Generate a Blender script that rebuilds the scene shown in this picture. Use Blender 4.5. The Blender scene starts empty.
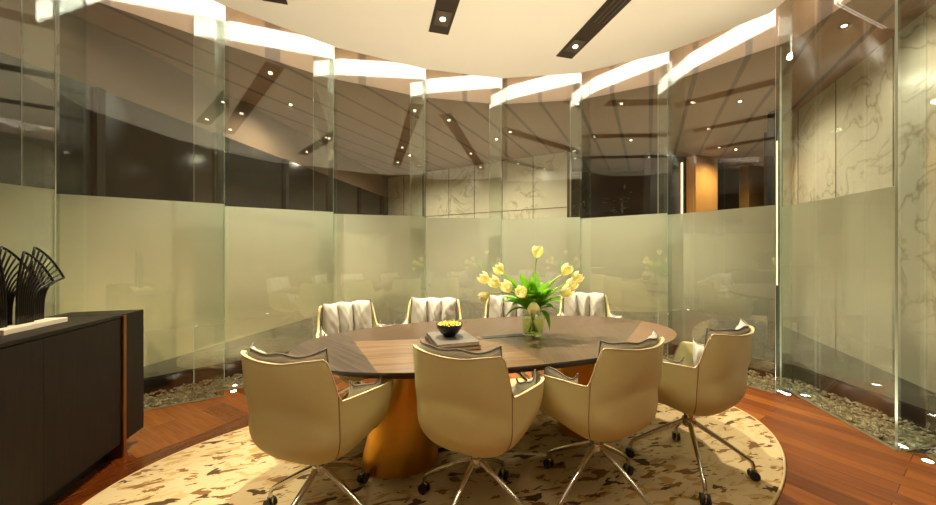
import bpy, math, random
from mathutils import Vector, Matrix
PI=math.pi
sc=bpy.context.scene
COL=sc.collection
rnd=random.Random(7)

# ------------------------------------------------------------------ helpers
def lin(r,g,b):
    f=lambda c:(c/255/12.92) if c/255<=.04045 else ((c/255+.055)/1.055)**2.4
    return (f(r),f(g),f(b),1)
def sm(a,b,x):
    t=max(0,min(1,(x-a)/(b-a))); return t*t*(3-2*t)

class MB:
    def __init__(s): s.v=[]; s.f=[]; s.mi=[]; s.cur=0
    def add(s,vs,fs):
        o=len(s.v); s.v+=[tuple(p) for p in vs]
        for f in fs: s.f.append(tuple(i+o for i in f)); s.mi.append(s.cur)
        return s
    def box(s,c,size,rz=0):
        x,y,z=[d/2 for d in size]; ca,sa=math.cos(rz),math.sin(rz)
        vs=[]
        for i in (-1,1):
            for j in (-1,1):
                for k in (-1,1):
                    a,b=i*x,j*y
                    vs.append((c[0]+a*ca-b*sa,c[1]+a*sa+b*ca,c[2]+k*z))
        return s.add(vs,[(0,1,3,2),(4,6,7,5),(0,4,5,1),(2,3,7,6),(0,2,6,4),(1,5,7,3)])
    def prism(s,poly,z0,z1):
        n=len(poly)
        a=sum(poly[i][0]*poly[(i+1)%n][1]-poly[(i+1)%n][0]*poly[i][1] for i in range(n))
        if a<0: poly=poly[::-1]
        vs=[(p[0],p[1],z0) for p in poly]+[(p[0],p[1],z1) for p in poly]
        fs=[tuple(range(n-1,-1,-1)),tuple(range(n,2*n))]
        fs+=[(i,(i+1)%n,n+(i+1)%n,n+i) for i in range(n)]
        return s.add(vs,fs)
    def tube(s,pts,r,n=8,cap=True):
        pts=[Vector(p) for p in pts]; m=len(pts)
        rr=r if isinstance(r,(list,tuple)) else [r]*m
        vs=[]; prev=None
        for i,p in enumerate(pts):
            t=(pts[min(i+1,m-1)]-pts[max(i-1,0)])
            if t.length<1e-9: t=Vector((0,0,1))
            t.normalize()
            if prev is None:
                a=Vector((0,0,1)) if abs(t.z)<.9 else Vector((1,0,0))
                u=t.cross(a).normalized()
            else:
                u=(prev-t*prev.dot(t)).normalized()
            prev=u; w=t.cross(u)
            for k in range(n):
                an=2*PI*k/n
                vs.append(p+(u*math.cos(an)+w*math.sin(an))*rr[i])
        fs=[]
        for i in range(m-1):
            for k in range(n):
                a=i*n+k;b=i*n+(k+1)%n
                fs.append((a,b,b+n,a+n))
        if cap: fs+= [tuple(range(n-1,-1,-1)),tuple(range((m-1)*n,m*n))]
        return s.add(vs,fs)
    def lathe(s,prof,n=32,c=(0,0,0),fl=None,closed=False):
        vs=[];m=len(prof)
        for r,z in prof:
            for k in range(n):
                a=2*PI*k/n
                q=r*(fl(a,z) if fl else 1)
                vs.append((c[0]+q*math.cos(a),c[1]+q*math.sin(a),c[2]+z))
        fs=[]
        for i in range(m-1):
            for k in range(n):
                a=i*n+k;b=i*n+(k+1)%n
                fs.append((a,b,b+n,a+n))
        if not closed: fs+=[tuple(range(n-1,-1,-1)),tuple(range((m-1)*n,m*n))]
        return s.add(vs,fs)
    def cyl(s,c0,c1,r,n=20):
        return s.tube([c0,c1],r,n)
    def grid(s,fn,nu,nv):
        vs=[fn(i/nu,j/nv) for i in range(nu+1) for j in range(nv+1)]
        fs=[(i*(nv+1)+j,(i+1)*(nv+1)+j,(i+1)*(nv+1)+j+1,i*(nv+1)+j+1) for i in range(nu) for j in range(nv)]
        return s.add(vs,fs)
    def pillow(s,front,back,nu,nv):
        # closed pad: two grids joined along the border
        s.grid(front,nu,nv)
        n0=len(s.v)-(nu+1)*(nv+1)
        idx={}
        for i in range(nu+1):
            for j in range(nv+1):
                if i in(0,nu) or j in(0,nv): idx[i,j]=n0+i*(nv+1)+j
                else:
                    s.v.append(tuple(back(i/nu,j/nv))); idx[i,j]=len(s.v)-1
        for i in range(nu):
            for j in range(nv):
                s.f.append((idx[i,j],idx[i,j+1],idx[i+1,j+1],idx[i+1,j])); s.mi.append(s.cur)
        return s
    def build(s,name,mat,parent=None,smooth=False,bevel=0,sub=0,solid=0,angle=None,loc=None,fixn=False):
        me=bpy.data.meshes.new(name); me.from_pydata(s.v,[],s.f)
        mats=mat if isinstance(mat,(list,tuple)) else [mat]
        for m in mats: me.materials.append(m)
        if len(mats)>1:
            for p,i in zip(me.polygons,s.mi): p.material_index=i
        if fixn:
            import bmesh
            bm=bmesh.new(); bm.from_mesh(me); bmesh.ops.recalc_face_normals(bm,faces=bm.faces); bm.to_mesh(me); bm.free()
        if smooth:
            for p in me.polygons: p.use_smooth=True
            if angle:
                try: me.set_sharp_from_angle(angle=angle)
                except Exception: pass
        me.update()
        o=bpy.data.objects.new(name,me); COL.objects.link(o)
        if solid:
            m=o.modifiers.new('solid','SOLIDIFY'); m.thickness=abs(solid); m.offset=-1 if solid>0 else 1
        if bevel:
            m=o.modifiers.new('bevel','BEVEL'); m.width=bevel; m.segments=2; m.limit_method='ANGLE'
        if sub:
            m=o.modifiers.new('sub','SUBSURF'); m.levels=sub; m.render_levels=sub
        if parent: o.parent=parent
        if loc: o.location=loc
        return o
def tag(o,label=None,cat=None,group=None,kind=None):
    if label: o['label']=label
    if cat: o['category']=cat
    if group: o['group']=group
    if kind: o['kind']=kind
    return o
def thing(name,label,cat,loc=(0,0,0),rz=0,group=None):
    o=bpy.data.objects.new(name,None); COL.objects.link(o)
    o.location=loc; o.rotation_euler=(0,0,rz); o.empty_display_size=.1
    return tag(o,label,cat,group)
def copy_tree(o,parent=None):
    c=o.copy(); COL.objects.link(c)
    if parent: c.parent=parent
    for ch in [x for x in ALLCH if x.parent==o]: copy_tree(ch,c)
    return c
def structure(o): o['kind']='structure'; return o

# ------------------------------------------------------------------ materials
class N:
    def __init__(s,name):
        s.m=bpy.data.materials.new(name); s.m.use_nodes=True
        s.t=s.m.node_tree; s.t.nodes.clear(); s.out=s.n('ShaderNodeOutputMaterial')
    def n(s,ty,**kw):
        x=s.t.nodes.new(ty)
        for k,v in kw.items():
            if k.startswith('i_'): x.inputs[k[2:].replace('_',' ')].default_value=v
            else: setattr(x,k,v)
        return x
    def l(s,a,b): s.t.links.new(a,b)
    def math(s,op,a,b=None,c=None,clamp=False):
        x=s.n('ShaderNodeMath',operation=op,use_clamp=clamp)
        for i,q in enumerate((a,b,c)):
            if q is None: continue
            if hasattr(q,'default_value') or hasattr(q,'is_output'): s.l(q,x.inputs[i])
            else: x.inputs[i].default_value=q
        return x.outputs[0]
    def mix(s,f,a,b):
        x=s.n('ShaderNodeMix',data_type='RGBA')
        for q,i in ((f,0),(a,6),(b,7)):
            if hasattr(q,'is_output'): s.l(q,x.inputs[i])
            else: x.inputs[i].default_value=q
        return x.outputs[2]
    def ramp(s,f,stops,interp='LINEAR'):
        x=s.n('ShaderNodeValToRGB'); s.l(f,x.inputs[0]); cr=x.color_ramp; cr.interpolation=interp
        while len(cr.elements)<len(stops): cr.elements.new(.5)
        for e,(p,c) in zip(cr.elements,stops): e.position=p; e.color=c
        return x.outputs[0]
    def coord(s,scale=(1,1,1),rot=(0,0,0),loc=(0,0,0),which='Object'):
        tc=s.n('ShaderNodeTexCoord'); mp=s.n('ShaderNodeMapping')
        mp.inputs['Scale'].default_value=scale; mp.inputs['Rotation'].default_value=rot; mp.inputs['Location'].default_value=loc
        s.l(tc.outputs[which],mp.inputs[0]); return mp.outputs[0]
    def noise(s,vec,scale,detail=4,rough=.55,dist=0,out=0):
        x=s.n('ShaderNodeTexNoise'); s.l(vec,x.inputs['Vector'])
        x.inputs['Scale'].default_value=scale; x.inputs['Detail'].default_value=detail
        x.inputs['Roughness'].default_value=rough; x.inputs['Distortion'].default_value=dist
        return x.outputs[out]
    def pbsdf(s,color,rough=.5,metal=0,spec=.5,bump=None,bs=.2,bd=.01,**kw):
        p=s.n('ShaderNodeBsdfPrincipled')
        for q,k in ((color,'Base Color'),(rough,'Roughness'),(metal,'Metallic'),(spec,'Specular IOR Level')):
            if hasattr(q,'is_output'): s.l(q,p.inputs[k])
            else: p.inputs[k].default_value=q
        for k,v in kw.items(): p.inputs[k.replace('_',' ')].default_value=v
        if bump is not None:
            b=s.n('ShaderNodeBump'); b.inputs['Strength'].default_value=bs; b.inputs['Distance'].default_value=bd
            s.l(bump,b.inputs['Height']); s.l(b.outputs[0],p.inputs['Normal'])
        s.l(p.outputs[0],s.out.inputs[0]); return s.m
def simple(name,c,rough=.5,metal=0,spec=.5,noise=.08,nscale=12,bs=0,**kw):
    x=N(name); v=x.coord(); nz=x.noise(v,nscale)
    d=tuple(max(0,q*(1-noise)) for q in c[:3])+(1,); e=tuple(min(1,q*(1+noise)) for q in c[:3])+(1,)
    col=x.mix(nz,d,e)
    return x.pbsdf(col,rough,metal,spec,bump=nz if bs else None,bs=bs,**kw)
def emit(name,c,s):
    x=N(name); e=x.n('ShaderNodeEmission'); e.inputs[0].default_value=c; e.inputs[1].default_value=s
    x.l(e.outputs[0],x.out.inputs[0]); return x.m

def glass_mat(name,tint,r0):
    x=N(name)
    lw=x.n('ShaderNodeLayerWeight'); lw.inputs[0].default_value=.5
    p=x.math('POWER',lw.outputs['Facing'],5.0)
    f=x.math('MULTIPLY_ADD',p,1-r0,r0,clamp=True)
    t=x.n('ShaderNodeBsdfTransparent'); t.inputs[0].default_value=tint
    g=x.n('ShaderNodeBsdfGlossy'); g.inputs['Roughness'].default_value=0.0; g.inputs[0].default_value=(1,1,1,1)
    m=x.n('ShaderNodeMixShader'); x.l(f,m.inputs[0]); x.l(t.outputs[0],m.inputs[1]); x.l(g.outputs[0],m.inputs[2])
    x.l(m.outputs[0],x.out.inputs[0]); return x.m
GLASS=glass_mat('clear_glass',(.95,.98,.958,1),.08)
GLASSR=glass_mat('return_glass',(.90,.955,.94,1),.13)
VASEG=glass_mat('vase_glass',(.93,.98,.88,1),.06)
def edge_mat():
    x=N('glass_edge')
    d=x.n('ShaderNodeBsdfPrincipled'); d.inputs['Base Color'].default_value=lin(222,228,212); d.inputs['Roughness'].default_value=.15
    tr=x.n('ShaderNodeBsdfTranslucent'); tr.inputs[0].default_value=lin(216,228,212)
    m=x.n('ShaderNodeMixShader'); m.inputs[0].default_value=.5
    x.l(d.outputs[0],m.inputs[1]); x.l(tr.outputs[0],m.inputs[2]); x.l(m.outputs[0],x.out.inputs[0]); return x.m
EDGE=edge_mat()
def film_mat():
    # dotted privacy film: dense at the top, thinning towards its lower edge
    x=N('gradient_film')
    tc=x.n('ShaderNodeTexCoord'); sp=x.n('ShaderNodeSeparateXYZ'); x.l(tc.outputs['Object'],sp.inputs[0])
    mr=x.n('ShaderNodeMapRange'); x.l(sp.outputs[2],mr.inputs[0])
    for i,v in zip((1,2,3,4),(.3,1.74,.40,.90)): mr.inputs[i].default_value=v
    c=lin(232,230,210)
    d=x.n('ShaderNodeBsdfDiffuse'); d.inputs[0].default_value=c
    t=x.n('ShaderNodeBsdfTranslucent'); t.inputs[0].default_value=c
    m=x.n('ShaderNodeMixShader'); m.inputs[0].default_value=.5; x.l(d.outputs[0],m.inputs[1]); x.l(t.outputs[0],m.inputs[2])
    tp=x.n('ShaderNodeBsdfTransparent')
    m2=x.n('ShaderNodeMixShader'); mr.inputs[3].default_value=0; mr.inputs[4].default_value=1; x.l(x.ramp(mr.outputs[0],[(0,(.08,.08,.08,1)),(.30,(.36,.36,.36,1)),(.6,(.74,.74,.74,1)),(1,(.92,.92,.92,1))]),m2.inputs[0]); x.l(tp.outputs[0],m2.inputs[1]); x.l(m.outputs[0],m2.inputs[2])
    x.l(m2.outputs[0],x.out.inputs[0]); return x.m
FILM=film_mat()

def marble(name,base,vein,rough,scale=1.0,panel=None,strength=1.0):
    x=N(name); v=x.coord((scale,scale,scale))
    n1=x.noise(v,1.1,6,.6,out=1)
    mx=x.n('ShaderNodeMix',data_type='VECTOR'); mx.inputs[0].default_value=.14
    x.l(v,mx.inputs[4]); x.l(n1,mx.inputs[5])
    w=x.noise(mx.outputs[1],2.3,5,.5,dist=1.2)
    a=x.math('SUBTRACT',w,.5); a=x.math('ABSOLUTE',a)
    k=x.ramp(a,[(0,(1,1,1,1)),(.012*strength,(.5,.5,.5,1)),(.045*strength,(0,0,0,1))])
    patch=x.noise(v,.9,3,.5)
    k=x.math('MULTIPLY',k,x.ramp(patch,[(.42,(0,0,0,1)),(.62,(1,1,1,1))]))
    w2=x.noise(mx.outputs[1],1.0,3,.5)
    b2=tuple(q*.92 for q in base[:3])+(1,)
    c=x.mix(w2,b2,base); c=x.mix(k,c,vein)
    if panel:
        br=x.n('ShaderNodeTexBrick'); br.offset=0; br.inputs['Scale'].default_value=1
        tc=x.n('ShaderNodeTexCoord'); x.l(tc.outputs['UV'],br.inputs[0])
        br.inputs['Brick Width'].default_value=panel[0]; br.inputs['Row Height'].default_value=panel[1]
        br.inputs['Mortar Size'].default_value=.006; br.inputs['Color1'].default_value=(1,1,1,1); br.inputs['Color2'].default_value=(1,1,1,1)
        br.inputs['Mortar'].default_value=(.35,.33,.3,1)
        mm=x.n('ShaderNodeMix',data_type='RGBA',blend_type='MULTIPLY'); mm.inputs[0].default_value=1
        x.l(c,mm.inputs[6]); x.l(br.outputs[0],mm.inputs[7]); c=mm.outputs[2]
    return x.pbsdf(c,rough)
MARBLE=marble('veined_marble',lin(228,220,196),lin(178,165,136),.25,1.0)
DARKSTONE=marble('dark_stone',lin(62,58,53),lin(120,115,104),.22,1.4)
CURB=simple('black_stone',lin(30,26,23),.3)
CREAMWALL=simple('cream_plaster',lin(222,208,160),.8,noise=.03)
CEIL=simple('cream_ceiling',lin(243,236,220),.9,noise=.015,nscale=2)
RECESS=simple('recess_brown',lin(120,98,78),.8)

def floor_mat():
    x=N('wood_parquet')
    tc=x.n('ShaderNodeTexCoord'); P=tc.outputs['Object']
    sp=x.n('ShaderNodeSeparateXYZ'); x.l(P,sp.inputs[0])
    def layer(ang,L,W,off):
        mp=x.n('ShaderNodeMapping'); mp.inputs['Rotation'].default_value=(0,0,-ang); mp.inputs['Location'].default_value=off
        x.l(P,mp.inputs[0])
        br=x.n('ShaderNodeTexBrick'); br.offset=.37; br.offset_frequency=2; br.inputs['Scale'].default_value=1
        br.inputs['Brick Width'].default_value=L; br.inputs['Row Height'].default_value=W
        br.inputs['Mortar Size'].default_value=.0015; br.inputs['Mortar Smooth'].default_value=.1; br.inputs['Bias'].default_value=0
        br.inputs['Color1'].default_value=(0,0,0,1); br.inputs['Color2'].default_value=(1,1,1,1); br.inputs['Mortar'].default_value=(.5,.5,.5,1)
        x.l(mp.outputs[0],br.inputs[0])
        st=x.n('ShaderNodeMapping'); st.inputs['Scale'].default_value=(1.6,22,1); x.l(mp.outputs[0],st.inputs[0])
        ad=x.n('ShaderNodeVectorMath',operation='ADD'); x.l(st.outputs[0],ad.inputs[0]); x.l(br.outputs[0],ad.inputs[1])
        g=x.noise(ad.outputs[0],1.6,6,.65,dist=.8)
        tone=x.math('ADD',x.math('MULTIPLY',br.outputs[0],.45),x.math('MULTIPLY',g,.65))
        col=x.ramp(tone,[(.12,lin(74,32,8)),(.45,lin(120,60,17)),(.68,lin(146,80,24)),(.95,lin(172,104,40))])
        return x.mix(br.outputs['Fac'],col,lin(150,104,70) if W>.15 else lin(64,24,8)),g
    def dirang(dx,dy): return math.atan2(dy,dx)
    a,g1=layer(dirang(.33,-.516),1.9,.13,(0.3,.05,0))       # right half: long boards
    b,g2=layer(dirang(.42,-.24),.95,.17,(.1,.02,0))        # left field, short boards
    c,g3=layer(dirang(.315,.556),1.8,.14,(.2,.0225,0))    # border boards
    nx,ny=-.556/.639,.315/.639
    d=x.math('ADD',x.math('MULTIPLY',sp.outputs[0],nx),x.math('MULTIPLY',sp.outputs[1],ny))
    d0=nx*-2.18+ny*1.99
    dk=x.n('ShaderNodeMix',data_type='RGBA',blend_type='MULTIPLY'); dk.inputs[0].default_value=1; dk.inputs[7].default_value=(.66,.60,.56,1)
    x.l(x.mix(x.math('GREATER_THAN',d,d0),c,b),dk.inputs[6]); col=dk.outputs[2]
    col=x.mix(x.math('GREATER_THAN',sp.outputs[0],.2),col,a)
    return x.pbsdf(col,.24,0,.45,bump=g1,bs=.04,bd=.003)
FLOOR=floor_mat()

def veneer(name,ang,c0,c1):
    return (name,ang,c0,c1)
def table_mat():
    x=N('walnut_veneer'); tc=x.n('ShaderNodeTexCoord'); P=tc.outputs['Object']
    sp=x.n('ShaderNodeSeparateXYZ'); x.l(P,sp.inputs[0])
    def half(p,q):
        nx,ny=-(q[1]-p[1]),(q[0]-p[0]); c=nx*p[0]+ny*p[1]
        s=x.math('ADD',x.math('MULTIPLY',sp.outputs[0],nx),x.math('MULTIPLY',sp.outputs[1],ny))
        return x.math('GREATER_THAN',s,c)
    def grain(ang,c0,c1,k):
        mp=x.n('ShaderNodeMapping'); mp.inputs['Rotation'].default_value=(0,0,-ang); x.l(P,mp.inputs[0])
        st=x.n('ShaderNodeMapping'); st.inputs['Scale'].default_value=(1.2,k,1); x.l(mp.outputs[0],st.inputs[0])
        g=x.noise(st.outputs[0],2.2,5,.6,dist=.15)
        return x.ramp(g,[(.36,c0),(.62,c1)])
    back=grain(math.radians(40),lin(66,50,38),lin(88,68,51),40)
    front=grain(math.radians(-6),lin(92,70,50),lin(128,100,72),34)
    left=grain(math.radians(-62),lin(44,34,28),lin(88,72,60),46)
    rightm=grain(math.radians(-30),lin(100,74,54),lin(128,98,72),36)
    mid=grain(math.radians(70),lin(74,58,42),lin(96,76,56),36)
    A=(-.955,.12)
    c=x.mix(half((-1.0,.135),(.15,-.06)),front,back)            # above that line: the back field
    c=x.mix(half((.10,-.7),(-.12,.7)),c,mid) if False else c
    f2=x.math('MULTIPLY',half((.9,.02),(-.15,-.72)),1.0)
    hm=x.math('SUBTRACT',1.0,half((-.1,-.03),(1.1,.12)))
    hr=x.math('SUBTRACT',1.0,half((.0,-.7),(-.10,.2)))
    c=x.mix(x.math('MULTIPLY',hm,hr),c,mid)
    c=x.mix(half((-.837,-.47),(-1.0,.35)),c,left)
    c=x.mix(half((1.15,.01),(.69,-.37)) if False else x.math('SUBTRACT',1.0,half((.69,-.37),(1.20,.05))),c,rightm)
    return x.pbsdf(c,.30,0,.34)
TABLE=table_mat()
TABLE_EDGE=simple('dark_walnut_edge',lin(56,42,34),.4)

def rug_mat():
    x=N('rug_pile'); v0=x.coord()
    def layer(rot,scale,nscale,lo,hi,det=3,dist=.5,loc=(0,0,0)):
        v=x.coord(scale,(0,0,rot),loc)
        n=x.noise(v,nscale,det,.55,dist)
        return x.ramp(n,[(lo,(0,0,0,1)),(hi,(1,1,1,1))])
    base=x.mix(x.noise(v0,3,3),lin(192,168,124),lin(208,186,146))
    big=x.noise(x.coord((1,1,1),(0,0,0),(2.2,.4,0)),1.15,2)
    zone=x.ramp(big,[(.38,(0,0,0,1)),(.60,(1,1,1,1))])
    s1=layer(-.55,(3.6,9.5,1),2.2,.55,.57)
    s2=layer(-.75,(3.2,8.5,1),2.1,.59,.605,loc=(3,1,0))
    s3=layer(-.65,(3.0,7.5,1),1.8,.63,.64,loc=(7,5,0))
    c=x.mix(x.math('MULTIPLY',zone,s1),base,lin(176,140,82))
    c=x.mix(s2,c,lin(128,96,56))
    c=x.mix(s3,c,lin(84,64,42))
    f=x.noise(v0,260,2)
    return x.pbsdf(c,.95,0,.1,bump=f,bs=.35,bd=.004)
RUG=rug_mat()
RUGEDGE=simple('rug_edge',lin(206,180,132),.95)
LEATHER=simple('beige_leather',lin(224,218,160),.5,noise=.03,nscale=60,bs=.03,bd=.002)
FABRIC=simple('light_grey_fabric',lin(184,178,166),.9,noise=.05,nscale=120,bs=.15,bd=.002)
PIPING=simple('grey_piping',lin(118,110,100),.8)
LPIPE=simple('leather_piping',lin(226,206,166),.5)
SEAM=simple('seam_thread',lin(150,124,84),.7)
CHROME=simple('chrome',lin(205,200,192),.12,1,noise=.02)
RUBBER=simple('black_rubber',lin(26,24,24),.45)
GOLD=simple('brushed_bronze',lin(222,166,66),.3,1,noise=.12,nscale=3)
BRASS=simple('brass_trim',lin(168,118,66),.4,1)
def ebony():
    x=N('ebony_wood'); v=x.coord((14,14,1.2)); n=x.noise(v,3,5,.6)
    c=x.ramp(n,[(.3,lin(25,20,16)),(.7,lin(40,33,26))])
    return x.pbsdf(c,.5,0,.22)
EBONY=ebony()
BLACKMETAL=simple('black_metal',lin(36,31,26),.4,.6)
PLINTH=simple('white_stone',lin(222,210,190),.4,noise=.05)
BLACK=simple('matte_black',lin(18,16,15),.5)
BACKW=simple('brown_panel_wall',lin(118,98,74),.6,noise=.1,nscale=2)
DARKWOOD=simple('dark_walnut_wall',lin(70,50,36),.45,noise=.2,nscale=3)
SLOT=simple('bronze_slot',lin(58,46,34),.4,.3)
SLATM=simple('diffuser_slat',lin(96,84,68),.45,.4)
def brown_ceiling():
    x=N('slatted_brown_ceiling')
    v=x.coord((1,1,1),(0,0,math.radians(28)))
    sp=x.n('ShaderNodeSeparateXYZ'); x.l(v,sp.inputs[0])
    # boards running 28 degrees off the view axis, dark open grooves between them
    m=x.math('FRACT',x.math('MULTIPLY',sp.outputs[0],2.3))
    gr=x.math('LESS_THAN',m,.12)
    st=x.coord((9,.7,1),(0,0,math.radians(28))); g=x.noise(st,2,4)
    c=x.mix(g,lin(132,100,74),lin(150,114,86))
    c=x.mix(gr,c,lin(92,64,46))
    return x.pbsdf(c,.5)
BROWNC=brown_ceiling()
WOODP=simple('portal_wood',lin(206,148,78),.35,noise=.15,nscale=4)
NIGHT=simple('dark_window',lin(26,30,30),.12,noise=.2,nscale=2)
LEAFM=simple('tulip_leaf',lin(122,190,44),.4,noise=.25,nscale=20)
STEMM=simple('tulip_stem',lin(178,206,92),.45)
PETAL=simple('tulip_petal',lin(255,250,196),.55,noise=.04,nscale=20)
SHRUB=simple('shrub_leaf',lin(60,72,38),.5,noise=.3)
WATER=glass_mat('vase_water',(.90,.96,.66,1),.02)
BOOKA=simple('grey_cover',lin(104,97,88),.4); PAGES=simple('book_pages',lin(214,202,176),.8)
BOOKB=simple('taupe_cover',lin(78,70,64),.4)
GOLDIN=simple('gold_leaf',lin(246,200,60),.35,.8,noise=.1)
BOWLM=simple('black_lacquer',lin(22,20,19),.22)
def organic(name,c0,c1,tl,rough=.5):
    x=N(name); v=x.coord(); n=x.noise(v,18,3); c=x.mix(n,c0,c1)
    p=x.n('ShaderNodeBsdfPrincipled'); x.l(c,p.inputs['Base Color']); p.inputs['Roughness'].default_value=rough; p.inputs['Specular IOR Level'].default_value=.3
    t=x.n('ShaderNodeBsdfTranslucent'); x.l(c,t.inputs[0])
    m=x.n('ShaderNodeMixShader'); m.inputs[0].default_value=tl; x.l(p.outputs[0],m.inputs[1]); x.l(t.outputs[0],m.inputs[2]); x.l(m.outputs[0],x.out.inputs[0]); return x.m
LEAFM=organic('tulip_foliage',lin(78,150,26),lin(160,216,66),.42)
PETAL=organic('tulip_petals',lin(255,248,170),lin(255,252,212),.42)
def gravel_mat():
    x=N('pebbles'); oi=x.coord(); n=x.noise(oi,28,2)
    c=x.ramp(n,[(.3,lin(96,90,72)),(.55,lin(160,150,120)),(.75,lin(204,194,162))])
    return x.pbsdf(c,.8)
GRAVEL=gravel_mat()

W_COL=(1.0,.88,.64,1)
LENS=emit('downlight_lens',(1.0,.86,.60,1),14)
LEDWARM=emit('warm_led',(1.0,.62,.36,1),2.2)
RIMGLOW=emit('added_rim_glow',(1.0,.86,.72,1),10)  # emitter of the added rim strip, stands in for a brightly lit rim
FLLENS=emit('floor_lens',(1.0,.93,.78,1),26)

# ------------------------------------------------------------------ plan
H=3.46; CAMZ=1.3
C0=(.30,1.60)
J=[(-3.02,1.36),(-2.87,2.37),(-2.2,3.07),(-1.456,3.68),(-.525,4.125),(.42,4.338),(1.385,4.205),(2.21,3.774),(2.83,3.13),(2.80,2.23),(2.50,1.30)]
def radial(p,d):
    v=Vector((p[0]-C0[0],p[1]-C0[1])).normalized(); return (p[0]+v.x*d,p[1]+v.y*d)
O=[radial(p,.19) for p in J]
O[0]=(-3.21,1.40); O[1]=(-3.08,2.52); O[8]=(3.0,3.16); O[9]=(2.95,2.19)
nP=len(J)-1

# floor / ceiling
backarc=[(2.50,1.3),(2.30,.2),(1.7,-.75),(.7,-1.35),(-.6,-1.45),(-1.9,-1.0),(-2.85,-.1),(-3.10,.75)]
inner=[]
for i in range(nP+1):
    inner+= [J[i],O[i]] if i<nP else [J[i]]
floor_poly=inner[:]+backarc
structure(MB().prism(floor_poly,-.12,0).build('floor',FLOOR))
RIM=[radial(p,-.12) for p in J]
ceil_poly=RIM+backarc[1:]
structure(MB().prism(ceil_poly,H,H+.45).build('ceiling',CEIL))
# wall behind the camera
wb=MB()
bp=[J[nP]]+backarc[1:]+[O[0]]
for a,b in zip(bp[:-1],bp[1:]):
    a2=radial(a,.12); b2=radial(b,.12)
    wb.prism([a,b,b2,a2],-.12,H+.5)
structure(wb.build('wall_back',BACKW))
# plate closing the slot above the glass, and everything above it
Rout=[radial(p,.30) for p in J]
rc=MB()
for i in range(nP):
    rc.prism([RIM[i],RIM[i+1],radial(J[i+1],.5),radial(J[i],.5)],H+.45,H+.5)
structure(rc.build('trim_1',RECESS))

# added glowing strip on the ceiling rim, makes the bright band mirrored in the panels
for_labels=None
rim_strip=thing('added_rim_strip','added unseen glowing strip around the rim of the cream ceiling','light',(0,0,H))
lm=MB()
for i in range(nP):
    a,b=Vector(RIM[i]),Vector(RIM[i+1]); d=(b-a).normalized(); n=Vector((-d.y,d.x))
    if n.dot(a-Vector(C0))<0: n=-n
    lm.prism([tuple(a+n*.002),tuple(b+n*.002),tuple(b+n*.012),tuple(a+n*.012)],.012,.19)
lm.build('light_strip',RIMGLOW,rim_strip)  # added strip, unseen except as a reflection

# outer ceiling
oc=MB()
for i in range(nP):
    a,b=radial(O[i],.07),radial(O[i+1],.07)
    oc.prism([a,b,radial(b,9.5),radial(a,9.5)],3.3,H+.5)
structure(oc.build('ceiling_outside',BROWNC))

# gravel trough and stone platform outside
pl=MB(); tr=MB()
off=.52
K=[radial(p,off) for p in J]
K[1]=(-3.22,2.72)
for i in range(nP):
    a,b=K[i],K[i+1]
    pl.cur=0
    pl.prism([a,b,radial(b,9),radial(a,9)],-.12,.17)
structure(pl.build('floor_platform',DARKSTONE))
cb=MB()
for i in range(nP):
    a,b=K[i],K[i+1]
    cb.prism([radial(a,-.012),radial(b,-.012),b,a],-.12,.155)
structure(cb.build('baseboard_curb',CURB))
tb=MB()
for i in range(nP):
    tb.prism([J[i],J[i+1],K[i+1],K[i]],-.14,-.125)
structure(tb.build('floor_trough',CURB))
gv=MB()
def inside_pane(p,i):
    a,b=Vector(O[i]),Vector(J[i+1]); d=(b-a).normalized(); n=Vector((-d.y,d.x))
    if n.dot(Vector(C0)-a)>0: n=-n
    return n.dot(Vector(p)-a)
def pebble(c,r):
    q=[(1,0,0),(-1,0,0),(0,1,0),(0,-1,0),(0,0,1),(0,0,-1)]
    an=rnd.random()*6.28; ca,sa=math.cos(an),math.sin(an); sx,sy,sz=r*rnd.uniform(.8,1.4),r*rnd.uniform(.7,1),r*rnd.uniform(.5,.8)
    vs=[]
    for x_,y_,z_ in q:
        x_,y_,z_=x_*sx,y_*sy,z_*sz
        vs.append((c[0]+x_*ca-y_*sa,c[1]+x_*sa+y_*ca,c[2]+z_))
    gv.add(vs,[(0,2,4),(2,1,4),(1,3,4),(3,0,4),(2,0,5),(1,2,5),(3,1,5),(0,3,5)])
for i in range(1,nP):
    if i==9: cnt=300
    elif i in (4,5): cnt=120
    else: cnt=620
    k=0
    for _ in range(cnt*4):
        s,t=rnd.random(),rnd.random()
        a=Vector(O[i]).lerp(Vector(J[i+1]),s); b=Vector(K[i]).lerp(Vector(K[i+1]),s)
        p=a.lerp(b,t)
        if inside_pane(p,i)<.03: continue
        pebble((p.x,p.y,.0+.035*t-.005+rnd.uniform(-.01,.012)),rnd.uniform(.011,.021)); k+=1
        if k>=cnt: break
    gv.prism([tuple(Vector(O[i])),J[i+1],K[i+1],K[i]],-.12,-.02)
tag(gv.build('gravel',GRAVEL),'beige pebble gravel filling the trough along the glass panels','gravel',kind='stuff')

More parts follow.
